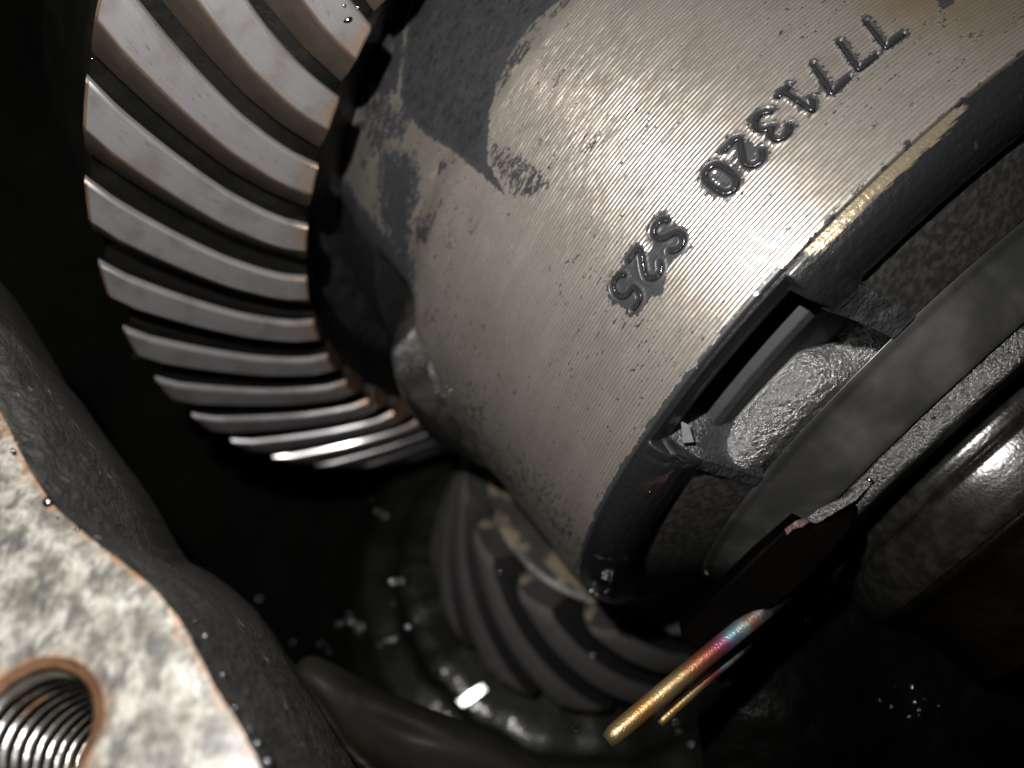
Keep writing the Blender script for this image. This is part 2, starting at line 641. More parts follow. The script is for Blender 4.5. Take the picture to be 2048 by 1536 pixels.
# left rim: bare tan strip with black curl marks
groove = sstep(-1.25, -1.17, SS) * (1 - .75 * (1 - sstep(.0, .01, dst - .003)))
gold = .7 * np.exp(-((SS + .72) / .22) ** 2) * (1 - sstep(-14, -4, deg))
band = mesh_obj('machined_band', VB.reshape(-1, 3), grid_faces(ns, nt)[::1], M_band, case, True, attr={'oil': oil, 'groove': groove, 'gold': gold})
# rest of the cylinder, out of sight
revolve('case_back', [(S0, .985), (-1.2, .995), (S1, .998)], 112, 318, 60, M_cast, case)

# --- oil-filled stamped strokes (one mesh per character)
M_ink = NT('black_oil_in_stamping')
nn = M_ink.bump(M_ink.noise(M_ink.obj(), 120, 2, .5), .35, .004)
M_ink = M_ink.set(Base_Color=(.022, .022, .024), Roughness=.2, Coat_Weight=1.0, Coat_Roughness=.06, Normal=nn)
for ci, (c, tc, sc_, h) in enumerate(CH):
    V, F = [], []
    for cj, pl in strokes:
        if cj != ci:
            continue
        pts = [Vector((s, math.cos(t), math.sin(t))) for s, t in pl]
        v, f = tube(pts, [.0043 * (.6 + .7 * random.random()) for _ in pts], 8)
        for p in v:                                  # squash towards the surface
            r = math.hypot(p.y, p.z)
            k = (.9982 + (r - 1) * .42) / r
            V_ = Vector((p.x, p.y * k, p.z * k))
            V.append(V_)
        F += [tuple(i + len(V) - len(v) for i in q) for q in f]
    mesh_obj('stamped_' + ('letter' if c == 'S' else 'digit'), V, F, M_ink, case)

# --- cast boss at the foot of the band (left, low)
ths = np.radians(np.linspace(52, 128, 150))
sb = np.linspace(-1.68, -.86, 90)
B_S, B_T = np.meshgrid(sb, ths, indexing='ij')
thb = np.radians(np.interp(B_S, [-1.68, -1.36, -1.19, -1.02, -.9, -.86], [64, 62, 60, 73, 88, 96]))
up = sstep(-1.38, -1.12, B_S) * np.clip((B_T - thb) / .085, 0, 1) * (1 - sstep(-.98, -.88, B_S + .0 * B_T))
hgt = .90 + .055 * sstep(-1.36, -1.30, B_S) + (.150 * up) * (1 - .62 * sstep(-1.22, -.92, B_S)) + .012 * (fbm(B_S * 12, B_T * 12, 31) - .5)
mesh_obj('cast_boss', cyl(B_S, hgt, B_T).reshape(-1, 3), grid_faces(90, 150), oily_cast('wet_boss_casting', (.030, .029, .028), .36, 85, .55, .010, .9, .2), case)

# --- end flange: shoulder, groove, ribs and the cast window
GP = [(-.447, .999), (-.436, 1.0), (-.424, .996), (-.410, .988), (-.396, .975), (-.384, .957), (-.375, .935), (-.370, .914), (-.371, .900), (-.376, .890), (-.366, .876), (-.348, .847), (-.328, .812), (-.309, .780), (-.291, .748)]
RP = [(-.447, .999), (-.437, 1.0), (-.424, .994), (-.410, .984), (-.396, .970), (-.384, .952), (-.374, .934), (-.366, .914), (-.361, .900), (-.357, .888), (-.352, .874), (-.340, .847), (-.323, .812), (-.305, .780), (-.288, .748)]
WP = [(-.447, .999), (-.441, .996), (-.438, .988), (-.436, .979), (-.434, .970), (-.433, .962), (-.431, .955)] + RP[7:]


def dens(p, k=4):
    o = []
    for a, b in zip(p[:-1], p[1:]):
        for i in range(k):
            o.append((a[0] + (b[0] - a[0]) * i / k, a[1] + (b[1] - a[1]) * i / k))
    return np.array(o + [p[-1]])


GPd, RPd, WPd = dens(GP), dens(RP), dens(WP)
npf = len(GPd)
cols = np.unique(np.concatenate([np.linspace(-45, 13, 90), np.linspace(13, 20, 36), np.linspace(20, 39, 60), np.linspace(39, 45, 36), np.linspace(45, 120, 130)]))
ncol = len(cols)
CG = np.repeat(cols[None], npf, 0)
sel_r1 = sstep(13.6, 14.8, CG)                  # groove -> rib
sel_w = sstep(18.0, 18.5, CG) * (1 - sstep(41.0, 41.5, CG))
sel_r2 = 1 - sstep(42.6, 43.6, CG)
rib = sel_r1 * sel_r2
Sf = GPd[:, :1] * (1 - rib) + RPd[:, :1] * rib
Rf = GPd[:, 1:] * (1 - rib) + RPd[:, 1:] * rib
Sf = Sf * (1 - sel_w) + WPd[:, :1] * sel_w
Rf = Rf * (1 - sel_w) + WPd[:, 1:] * sel_w
shear = np.interp(CG, [-45, 2, 14, 18.3, 41, 43.5, 60, 120], [0, 0, -18, -20, 17, 17, 0, 0])
Tf = np.radians(CG + shear * (.94 - Rf) * (Rf < .97))
bmp = .009 * (1 - sel_w) * sstep(.752, .79, Rf) * (fbm(Rf * 45, Tf * 45, 41, 3) - .5) * np.maximum(.14, rib) * (sstep(.99, .97, Rf) if False else np.clip((.998 - Rf) / .02, 0, 1))
Sf = Sf + bmp
Vf = cyl(Sf, Rf, Tf)
keep = np.ones((npf - 1, ncol - 1), bool)
jw = np.where((cols >= 18.5) & (cols <= 41.0))[0]
i_out, i_in = 6 * 4, npf - 1
keep[i_out:i_in, jw[0]:jw[-1]] = False
fr = grid_faces(npf, ncol, keep=keep)
fm = []
for q in fr:
    i, j = divmod(q[0], ncol)
    rr = Rf[i, j]
    if i >= 36 and rib[i, j] < .5:
        fm.append(1)
    elif i >= 30 and rib[i, j] > .5:
        fm.append(2)
    else:
        fm.append(0)
bare = np.clip(sstep(-8, 0, CG) * (1 - sstep(14, 17, CG)) * (1 - sstep(.0, .040, Sf + .447)) * 1.05, 0, 1)
mesh_obj('end_flange', Vf.reshape(-1, 3), fr, [M_castsh, M_face, M_wall], case, True, fm, attr={'bare': bare})

# window walls (thickness of the casting), each wall its own strip joined in one part
DEEP = np.array([-.24, 0, 0])


def wall_strip(line, depth=.26, n=10, rr=0.0, rot=0.0):
    line = np.array(line)
    V = []
    for k in range(n):
        t = k / (n - 1)
        q = line.copy()
        q[:, 0] -= depth * t
        rad = np.hypot(q[:, 1], q[:, 2])
        kk = (rad + rr * t) / rad
        q[:, 1] *= kk
        q[:, 2] *= kk
        ca_, sa_ = math.cos(rot * t), math.sin(rot * t)
        q[:, 1], q[:, 2] = q[:, 1] * ca_ - q[:, 2] * sa_, q[:, 1] * sa_ + q[:, 2] * ca_
        nz = .0015 * (fbm(np.arange(len(q)) * .35, np.full(len(q), k * .7), 51) - .5) * (t > 0)
        q[:, 1] += nz
        q[:, 0] += nz
        V.append(q)
    return np.concatenate(V), grid_faces(n, len(line))


Vw, Fw = [], []
for ln, rr, dp_, ro_ in ((Vf[i_out, jw[0]:jw[-1] + 1], .0, .10, 0), (Vf[i_out:i_in + 1, jw[0]], 0, .22, 0), (Vf[i_out:i_in + 1, jw[-1]], -.10, .10, math.radians(-6.5))):
    v, f = wall_strip(ln, dp_, 10, rr, ro_)
    Fw += [tuple(i + len(Vw) for i in q) for q in f]
    Vw += list(v)
mesh_obj('window_wall', Vw, Fw, M_wall, case)

# rough inner casting seen through the window
drum = dens([(-.56, .862), (-.48, .866), (-.43, .864), (-.408, .858), (-.400, .84), (-.399, .79), (-.394, .765), (-.388, .785), (-.376, .802), (-.356, .812), (-.336, .806), (-.316, .780), (-.304, .745), (-.295, .68)], 6)
ti = np.radians(np.linspace(2, 66, 190))
I_S = np.repeat(drum[:, :1], len(ti), 1)
I_T = np.repeat(ti[None], len(drum), 0)
td = np.degrees(I_T)
I_R = drum[:, 1:] + (.035 * sstep(18, 40, td) - .02) * (I_S > -.398) + (I_S > -.392) * .016 * (fbm(I_S * 75, I_T * 52, 61, 3) - .5) - .04 * sstep(40, 50, td) * (I_S > -.398) - .15 * (1 - sstep(19.5, 25.5, td)) * (I_S > -.398)
fi = grid_faces(len(drum), len(ti))
mesh_obj('inner_casting', cyl(I_S, I_R, I_T).reshape(-1, 3), fi, [M_floor, M_plate], case, True, [0 if drum[q[0] // len(ti), 0] > -.397 else 1 for q in fi])

# --- hub ring (raised grey band inside the flange)
revolve('hub_ring', [(-.294, .60), (-.293, .738), (-.291, .744), (-.284, .738), (-.279, .731), (-.274, .724), (-.25, .707), (-.22, .685), (-.19, .663), (-.172, .648), (-.166, .640), (-.168, .63), (-.20, .62)], -50, 310, 420, M_hub, case, dens=3)

# small scuffs of bare metal on the rib
chip = mesh_obj('metal_flake', [W(1362, 842, 1.492), W(1378, 850, 1.492), W(1388, 884, 1.492), W(1366, 886, 1.492), W(1362, 842, 1.499), W(1378, 850, 1.499), W(1388, 884, 1.499), W(1366, 886, 1.499)],
                [(0, 1, 2, 3), (7, 6, 5, 4), (0, 4, 5, 1), (1, 5, 6, 2), (2, 6, 7, 3), (3, 7, 4, 0)], make_plain('flake_metal', (.15, .16, .17), .45, .2, 60), None, False)
tag(chip, 'small pale metal flake stuck on the rib below the cast window', 'flake')

# ================================================================= bearing and adjuster
adj = empty('bearing_adjuster', MW, 'dark adjuster ring with a bright wet chamfer beside the grey hub band', 'adjuster ring')
revolve('chamfer_ring', [(-.20, .62), (-.176, .632), (-.170, .631), (-.164, .628), (-.126, .6255), (-.119, .622), (-.116, .615)], -50, 310, 420, M_chamfer, adj, bump=(.0025, 40), dens=4)
revolve('ring_face', [(-.116, .612), (-.114, .60), (-.112, .56), (-.112, .50), (-.112, .43)], -50, 310, 300, M_black, adj, dens=2)
brg = empty('roller_bearing', MW, 'shiny stepped bearing cup at the right edge beyond the black adjuster gap', 'bearing')
M_cup = oily_cast('wet_bearing_steel', (.012, .0115, .010), .28, 160, .25, .003, 1.0, .12, ((.010, .006, .004), 7, .62), .6)
M_rust = oily_cast('rusty_bearing_lip', (.003, .0018, .001), .5, 50, .5, .006, .05, .25, None, .08)
revolve('bearing_shoulder', [(-.16, .46), (-.100, .478), (-.088, .494), (-.080, .498), (-.052, .496), (-.047, .488)], -50, 310, 360, M_cup, brg, dens=3)
revolve('bearing_cup', [(-.050, .482), (-.044, .490), (-.038, .497), (-.02, .499), (.02, .498), (.06, .494), (.072, .488)], -50, 310, 360, M_cup, brg, dens=3)
revolve('bearing_lip', [(.072, .482), (.080, .486), (.088, .482), (.11, .455), (.16, .435), (.3, .42)], -50, 310, 300, M_rust, brg, dens=3)

# ================================================================= ring gear
ring = empty('ring_gear', MW, 'large spiral ring gear with wide pale polished teeth at left', 'gear')
sO, rO, sI, rI = -1.60644, 1.63693, -1.41335, 1.19332
NT_ = 44
DTH = 2 * math.pi / NT_
TH0 = .59251 + 5 * (.143784 - DTH)
nv = np.array([.917, .399])
FW = np.array([0, .05, .2, .4, .6, .8, 1.0])
FT = np.array([0, .0110, .0430, .0860, .1290, .1640, .1900])
STN = np.linspace(0, 1, 19)
sec_v, sec_f, sec_m, at_u, at_v = [], [], [], [], []
for k, wv_ in enumerate(STN):
    s = sO + (sI - sO) * wv_
    r = rO + (rI - rO) * wv_
    f0 = float(np.interp(wv_, FW, FT))
    dep = .078 - .018 * wv_
    lw = .0685 - .003 * wv_
    rc = .0035
    endc = .010 * (1 if k in (0, len(STN) - 1) else 0)
    crown = .0015
    prof = [(f0 + .060, dep * 1.6, 1), (f0 + .058, dep, 1), (f0 + .032, dep * .50, 1), (f0 + .0050, .0042, .98), (f0, .0, .96), (f0 - rc * .9, -.002, .9), (f0 - lw * .5, -crown, .5), (f0 - lw + .007, -.001, .12), (f0 - lw + .0025, .004, .06), (f0 - lw + .0005, .014, .02), (f0 - lw + .013, dep * .55, 0), (f0 - lw + .027, dep, 0), (f0 - lw + .027, dep * 1.6, 0)]
    for (t, dp, av) in prof:
        dp = dp + (.012 if endc and dp < .02 else 0)
        ss, rr_ = s - nv[0] * dp, r - nv[1] * dp
        sec_v.append((ss, rr_ * math.cos(t), rr_ * math.sin(t)))
        at_u.append(wv_)
        at_v.append(av)
m = 13
# widen the end stations a hair for the rounded end edge
for k in range(len(STN) - 1):
    for j in range(m - 1):
        sec_f.append((k * m + j, k * m + j + 1, (k + 1) * m + j + 1, (k + 1) * m + j))
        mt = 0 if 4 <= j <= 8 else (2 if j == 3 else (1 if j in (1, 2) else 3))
        if k in (0, len(STN) - 2) and 3 <= j <= 7:
            mt = 2
        sec_m.append(mt)
sec_f.append(tuple(range(m)))
sec_m.append(2)
sec_f.append(tuple((len(STN) - 1) * m + j for j in range(m - 1, -1, -1)))
sec_m.append(2)
# pull the rounded end stations close to the next ones so the edge is narrow
tooth0 = None
for i in range(NT_):
    if tooth0 is None:
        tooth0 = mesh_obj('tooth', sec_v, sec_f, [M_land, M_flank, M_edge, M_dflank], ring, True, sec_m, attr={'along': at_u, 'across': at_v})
        V0 = np.array(sec_v).reshape(len(STN), m, 3)
        V0[1] = V0[0] + (V0[1] - V0[0]) * .22
        V0[-2] = V0[-1] + (V0[-2] - V0[-1]) * .22
        # keep curve shape of moved stations by re-evaluating the land line
        tooth0.data.vertices.foreach_set('co', V0.ravel())
        tooth0.data.update()
        sharpen(tooth0, 17)
        t = tooth0
    else:
        t = tooth0.copy()
        COL.objects.link(t)
        t.parent = ring
    t.rotation_euler = (TH0 + i * DTH - 8 * DTH, 0, 0)
rs = lambda wv_, dp: (sO + (sI - sO) * wv_ - nv[0] * dp, rO + (rI - rO) * wv_ - nv[1] * dp)
revolve('gear_body', [(-2.15, 1.05), (-1.66, 1.06), (-1.60, 1.10), rs(1.03, .13), rs(1.0, .092), rs(.5, .108), rs(0.0, .122), rs(-.04, .15), (-1.80, 1.58), (-2.15, 1.56)], 0, 360, 260, M_body, ring, dens=3)
revolve('case_flange', [(-1.66, .93), (-1.64, 1.0), (-1.63, 1.08), (-1.72, 1.10)], 0, 360, 160, M_cast, case, dens=2)

# ================================================================= drive pinion
PS = 1.13
pc = np.array([.283926, -.667633, -3.060614]) * PS + np.array(CAM)
paz, pel = -1.762937, -.908747
pn = np.array([math.cos(pel) * math.cos(paz), math.cos(pel) * math.sin(paz), math.sin(pel)])
pm1 = np.cross(pn, [0, 0, 1.]); pm1 /= np.linalg.norm(pm1)
pm2 = np.cross(pn, pm1)
ax_ = -pn
MP = Matrix(((ax_[0], pm1[0], pm2[0], pc[0]), (ax_[1], pm1[1], pm2[1], pc[1]), (ax_[2], pm1[2], pm2[2], pc[2]), (0, 0, 0, 1)))
pin = empty('drive_pinion', MP, 'smaller dark drive pinion with curved teeth below the turned band', 'gear')
PR, PK, PPH, PC1, PC2 = .60414 * PS, .18449, -.25286, 1.98493 / PS, .10985 / PS / PS
NP = 13
DP = -2 * math.pi / NP
PL = .52 * PS
pv, pf, pm_, pu, pw = [], [], [], [], []
st = np.linspace(0, 1, 22)
for k, q in enumerate(st):
    h = PL * q
    r = PR - PK * h
    tc = PPH + PC1 * h + PC2 * h * h
    dep = .125 - .03 * q
    lw = .138 - .012 * q
    e = .012 if k in (0, len(st) - 1) else 0
    for (dt, dp, av) in [(lw + .050, dep, 1), (lw + .028, dep * .5, 1), (lw + .010, .015, .97), (lw, 0, .95), (lw * .5, -.004, .7), (0, -.006, .5), (-lw * .5, -.004, .3), (-lw, 0, .05), (-lw - .010, .015, .03), (-lw - .028, dep * .5, 0), (-lw - .050, dep, 0)]:
        rr_ = r - dp - (e if dp < .02 else 0)
        pv.append((h, rr_ * math.cos(tc + dt), rr_ * math.sin(tc + dt)))
        pu.append(1 - q)
        pw.append(.5 * av)
for k in range(len(st) - 1):
    for j in range(10):
        pf.append((k * 11 + j, k * 11 + j + 1, (k + 1) * 11 + j + 1, (k + 1) * 11 + j))
        pm_.append(0 if 3 <= j <= 6 else 1)
pf.append(tuple(range(11))); pm_.append(2)
pf.append(tuple((len(st) - 1) * 11 + j for j in range(10, -1, -1))); pm_.append(3)
M_mott = oily_cast('mottled_oily_steel', (.045, .043, .040), .4, 16, .2, .01, .6, .2, ((.20, .165, .115), 5, .50))
pt0 = None
for i in range(NP):
    if pt0 is None:
        t = pt0 = sharpen(mesh_obj('tooth', pv, pf, [M_pland, M_pflank, M_edge, M_mott], pin, True, pm_, attr={'along': pu, 'across': pw}))
    else:
        t = pt0.copy()
        COL.objects.link(t)
        t.parent = pin
    t.rotation_euler = (i * DP, 0, 0)


def revolve_x(name, prof, mat, parent, n=120, dens=3, bump=None):
    pr = []
    for (a, b) in zip(prof[:-1], prof[1:]):
        for k in range(dens):
            pr.append((a[0] + (b[0] - a[0]) * k / dens, a[1] + (b[1] - a[1]) * k / dens))
    pr.append(prof[-1])
    pr = np.array(pr)
    th = np.linspace(0, 2 * np.pi, n, endpoint=False)
    S = np.repeat(pr[:, :1], n, 1)
    R = np.repeat(pr[:, 1:], n, 1)
    T = np.repeat(th[None], len(pr), 0)
    if bump:
        R = R + bump[0] * (fbm(S * bump[1], T * bump[1], 77) - .5)
        S = S + bump[0] * (fbm(S * bump[1] + 9, T * bump[1], 78) - .5)
    return mesh_obj(name, cyl(S, R, T).reshape(-1, 3), grid_faces(len(pr), n, True), mat, parent)


revolve_x('pinion_body', [(-.02, .0), (-.02, PR - .16), (0, PR - .118), (PL * .5, PR - PK * PL * .5 - .105), (PL, PR - PK * PL - .09)], M_pflank, pin)
revolve_x('pinion_nose', [(PL, PR - PK * PL - .09), (PL + .006, PR - PK * PL - .11), (PL + .008, .22), (PL + .012, 0.001)], M_mott, pin, dens=4)
revolve_x('pinion_shaft', [(-.02, .40), (-.10, .38), (-.9, .36)], M_pflank, pin)

# pinion bearing cage behind the pinion: wet lumpy casting
M_cage = oily_cast('wet_cage_casting', (.009, .010, .007), .45, 9, .4, .02, .35, .12, None, .25)
cage = empty('bearing_cage', MP, 'wet black bearing cage casting behind the drive pinion', 'casting')
revolve_x('cage_ring', [(-.16, .42), (-.16, .80), (-.20, .84), (-.24, .98), (-.34, 1.06), (-.6, 1.15)], M_cage, cage, 140, 5, (.05, 6))

M_glint_bar = make_plain('glint_bar_steel', (.04, .04, .038), .55, .5, 20, .2, .05, .002, .5, .1)  # steel of the added flash-glint bar
# ================================================================= lock plate and cotter pin
def prism(name, poly, d0, thick, mat, parent=None, tilt=(0, 0), bev=.006):
    """polygon at pixel outline, depth d0 (+ tilt), extruded away from the camera"""
    top, low, rim = [], [], []
    cx = sum(p[0] for p in poly) / len(poly)
    cy = sum(p[1] for p in poly) / len(poly)
    for (x, y) in poly:
        d = d0 + tilt[0] * (x - cx) + tilt[1] * (y - cy)
        P = W(x, y, d)
        Q = W(cx, cy, d0)
        inn = P + (Q - P).normalized() * bev
        top.append(inn + Vector((0, 0, bev * .6)))
        rim.append(P)
        low.append(P + Vector((0, 0, -thick)))
    n = len(poly)
    V = top + rim + low
    F = [tuple(range(n - 1, -1, -1))]
    for i in range(n):
        j = (i + 1) % n
        F.append((i, j, n + j, n + i))
        F.append((n + i, n + j, 2 * n + j, 2 * n + i))
    F.append(tuple(2 * n + i for i in range(n)))
    o = mesh_obj(name, V, F, mat, parent, False)
    bm = bmesh.new(); bm.from_mesh(o.data); bmesh.ops.recalc_face_normals(bm, faces=bm.faces); bm.to_mesh(o.data); bm.free()
    return o


lockp = prism('lock_plate', [(1601, 1034), (1622, 1058), (1668, 1040), (1712, 1010), (1704, 1050), (1664, 1100), (1622, 1150), (1560, 1205), (1500, 1252), (1440, 1284), (1395, 1300), (1374, 1286), (1368, 1262), (1398, 1222), (1450, 1172), (1520, 1104)], 1.595, .05, M_lock, tilt=(-.0001, 0))
# its lit top chamfer, turned towards the flash
def facet(name, poly, d0, n, thick, mat, parent=None):
    n = Vector(n).normalized()
    cx = sum(p[0] for p in poly) / len(poly); cy = sum(p[1] for p in poly) / len(poly)
    Q = W(cx, cy, d0)
    top = []
    for x, y in poly:
        d = Vector(((x - 1024) / FPX, -(y - 768) / FPX, -1))
        top.append(CAM + d * ((Q - CAM).dot(n) / d.dot(n)))
    k = len(poly)
    V = top + [p - n * thick for p in top]
    F = [tuple(range(k)), tuple(range(2 * k - 1, k - 1, -1))] + [(i, (i + 1) % k + 0, (i + 1) % k + k, i + k)[::-1] for i in range(k)]
    o = mesh_obj(name, V, F, mat, None, False)
    bm = bmesh.new(); bm.from_mesh(o.data); bmesh.ops.recalc_face_normals(bm, faces=bm.faces); bm.to_mesh(o.data); bm.free()
    if parent:
        o.parent = parent
        o.matrix_parent_inverse = parent.matrix_world.inverted()
    return o
facet('bright_chamfer', [(1612, 1036), (1640, 1017), (1692, 992), (1746, 948), (1752, 958), (1712, 1000), (1668, 1026), (1634, 1046), (1622, 1044)], 1.585, half_normal(W(1680, 1015, 1.585)) + Vector((.10, -.22, 0)), .02, M_chamfer, lockp)
facet('rusty_corner', [(1570, 1058), (1590, 1043), (1608, 1036), (1618, 1044), (1604, 1054), (1586, 1058), (1574, 1070)], 1.583, half_normal(W(1590, 1055, 1.583)) + Vector((.12, .05, 0)), .02, oily_cast('rusty_wet_steel', (.055, .014, .0035), .5, 60, .4, .005, .15, .3, None, .15), lockp)
tag(lockp, 'brown-black lock plate with a thin rusty edge beside the grey hub', 'lock plate')

M_pin = NT('heat_tinted_pin')
u = M_pin.attr('along')
o_ = M_pin.obj()
uu = M_pin.math('ADD', u, M_pin.math('MULTIPLY', M_pin.math('SUBTRACT', M_pin.noise(o_, 50, 2, .6), .5), .14))
pc_ = M_pin.ramp(uu, [(0.0, (.30, .22, .12)), (.10, (.36, .26, .13)), (.20, (.44, .22, .08)), (.30, (.44, .33, .17)), (.42, (.36, .25, .12)), (.50, (.38, .15, .08)), (.60, (.32, .09, .07)), (.655, (.36, .13, .26)), (.70, (.22, .40, .48)), (.76, (.42, .46, .44)), (.80, (.34, .20, .14)), (.84, (.30, .28, .28)), (.90, (.05, .05, .05)), (1.0, (.01, .01, .01))])  # tint bands; the pale glint and dark upper end are painted in
ns_ = M_pin.noise(o_, 260, 2, .5)
M_pin = M_pin.set(Base_Color=pc_, Metallic=.85, Roughness=M_pin.mixf(ns_, .28, .5), Normal=M_pin.bump(ns_, .5, .002))
cot = empty('cotter_pin', Matrix.Translation(W(1345, 1375, 1.56)), 'heat-tinted gold and rainbow split pin sticking out below the lock plate', 'split pin')
for (p0, p1, d0, d1, rad) in (((1214, 1482), (1570, 1187), 1.50, 1.625, .0195), ((1318, 1447), (1500, 1285), 1.56, 1.64, .0100)):
    n_ = 24
    pts = []
    for k in range(n_):
        t = k / (n_ - 1)
        pts.append(W(p0[0] + (p1[0] - p0[0]) * t, p0[1] + (p1[1] - p0[1]) * t - 3 * math.sin(t * math.pi), d0 + (d1 - d0) * t))
    rads = [rad * (.72 if k == 0 else 1) for k in range(n_)]
    v, f = tube(pts, rads, 20)
    al = np.repeat(np.linspace(0, 1, n_), 20)
    q = mesh_obj('leg', v, f, M_pin, None, True, attr={'along': al})
    q.parent = cot
    q.matrix_parent_inverse = cot.matrix_world.inverted()

# ================================================================= axle housing
M_fl = NT('scraped_gasket_face')
o = M_fl.obj()
er = M_fl.attr('rim')
e1n = M_fl.noise(o, 26, 4, .65)
e2n = M_fl.noise(M_fl.mapping(o, (1, .25, 1), (0, 0, math.radians(-48))), 42, 4, .6, .5)
fcol = M_fl.mix(M_fl.step(e1n, .34, .66), (.085, .082, .064), (.34, .33, .295))
fcol = M_fl.mix(M_fl.math('MULTIPLY', M_fl.step(e2n, .50, .64), .88), fcol, (.05, .05, .05))
fcol = M_fl.mix(M_fl.math('MULTIPLY', M_fl.step(M_fl.noise(o, 9, 3, .6), .50, .64), .7), fcol, (.06, .064, .08))
rim_f = M_fl.math('ADD', er, M_fl.math('MULTIPLY', M_fl.math('SUBTRACT', M_fl.noise(o, 46, 4, .65), .5), 1.3))
fcol = M_fl.mix(M_fl.math('MULTIPLY', M_fl.step(rim_f, .35, .95), .9), fcol, (.30, .125, .038))
scr = M_fl.noise(M_fl.mapping(o, (1, .045, 1), (0, 0, math.radians(-52))), 160, 2, .5)
fcol = M_fl.mix(M_fl.math('MULTIPLY', M_fl.step(scr, .52, .64), .45), fcol, (.05, .05, .046))
fb = M_fl.bump(e1n, .35, .008)
fb = M_fl.bump(scr, .3, .003, fb)
M_fl = M_fl.set(Base_Color=fcol, Roughness=.5, Metallic=.12, Normal=fb, Coat_Weight=.5, Coat_Roughness=.24)
M_side = oily_cast('grimy_housing_side', (.014, .0135, .012), .75, 60, .9, .02, .06, .3, ((.11, .105, .085), 26, .62))
M_web = oily_cast('olive_oily_web', (.009, .0088, .0066), .6, 13, .15, .010, .03, .3, ((.022, .014, .008), 3.2, .60), .10)

FN = Vector((-.08, .55, .83)).normalized()
HC = W(60, 1464, .925)                        # centre of the threaded hole


def onplane(x, y, off=0.0):
    d = Vector(((x - 1024) / FPX, -(y - 768) / FPX, -1))
    t = ((HC + FN * off) - CAM).dot(FN) / d.dot(FN)
    return CAM + d * t


house = empty('axle_housing', Matrix.Translation(HC), 'scraped pale housing flange with a threaded bolt hole at the lower left', 'housing')


def hput(o):
    o.parent = house
    o.matrix_parent_inverse = house.matrix_world.inverted()
    return o


EDGE = [(-160, 560), (-60, 720), (0, 822), (32, 890), (62, 950), (95, 1000), (142, 1044), (192, 1086), (242, 1124), (280, 1152), (312, 1182), (344, 1222), (372, 1262), (396, 1312), (420, 1362), (446, 1404), (470, 1436), (494, 1482), (520, 1536), (560, 1620), (590, 1700)]
ed = smooth_line(EDGE, 2)
ed = [(x + 2.5 * (vnoise(np.array([i * .9]), np.array([.3]), 3)[0] - .5) * 2, y) for i, (x, y) in enumerate(ed)]
# hole rim circle on the plane
T1 = FN.cross(Vector((0, 0, 1))).normalized()
T2 = FN.cross(T1)
HR = .080
NE = len(ed)
outer3 = [onplane(*q) for q in ed]
FARL = [onplane(-420 + 10 * i / NE, 500 + 1300 * i / NE) for i in range(NE)]
# flange face: rows between a hole-centred spoke fan: build with bmesh triangle fill
bm = bmesh.new()
ring_v = []
NH = 64
for k in range(NH):
    t = 2 * math.pi * k / NH
    ring_v.append(bm.verts.new(HC + (T1 * math.cos(t) + T2 * math.sin(t)) * HR * 1.10))
out_v = [bm.verts.new(p) for p in outer3]
far_v = [bm.verts.new(onplane(-420, 1700)), bm.verts.new(onplane(-420, 560))]
loop = out_v + far_v
es = [bm.edges.new((loop[i], loop[(i + 1) % len(loop)])) for i in range(len(loop))]
es += [bm.edges.new((ring_v[i], ring_v[(i + 1) % NH])) for i in range(NH)]
bmesh.ops.triangle_fill(bm, edges=es, use_beauty=True, use_dissolve=False)
for _ in range(3):
    long_e = [e for e in bm.edges if e.calc_length() > .03]
    bmesh.ops.subdivide_edges(bm, edges=long_e, cuts=1)
    bmesh.ops.triangulate(bm, faces=[f for f in bm.faces if len(f.verts) > 4])
bmesh.ops.recalc_face_normals(bm, faces=bm.faces)
bm.verts.ensure_lookup_table()
P3 = np.array([v.co[:] for v in bm.verts])
O3 = np.array([p[:] for p in outer3])
dmin = np.full(len(P3), 9.)
for a_, b_ in zip(O3[:-1], O3[1:]):
    e = b_ - a_
    tt = np.clip(((P3 - a_) @ e) / (e @ e + 1e-12), 0, 1)
    dmin = np.minimum(dmin, np.linalg.norm(P3 - a_ - tt[:, None] * e, axis=1))
dh = np.linalg.norm(P3 - np.array(HC), axis=1) - HR * 1.1
rimv = np.maximum(1.0 * np.exp(-((dmin - .006) / .009) ** 2), .62 * np.exp(-np.clip(dh, 0, 9) / .014))
lowf = np.array([mnoise.noise(Vector(p) * 14) for p in P3])
for v, l, dd in zip(bm.verts, lowf, dmin):
    v.co += FN * (.0025 * l - .006 * math.exp(-dd / .006))
me = bpy.data.meshes.new('flange_face')
bm.to_mesh(me); bm.free()
me.materials.append(M_fl)
me.attributes.new('rim', 'FLOAT', 'POINT').data.foreach_set('value', rimv.astype(np.float32))
me.polygons.foreach_set('use_smooth', np.ones(len(me.polygons), bool))
fo = bpy.data.objects.new('flange_face', me)
COL.objects.link(fo)
if me.polygons[0].normal.dot(FN) < 0:
    me.flip_normals()
hput(fo)

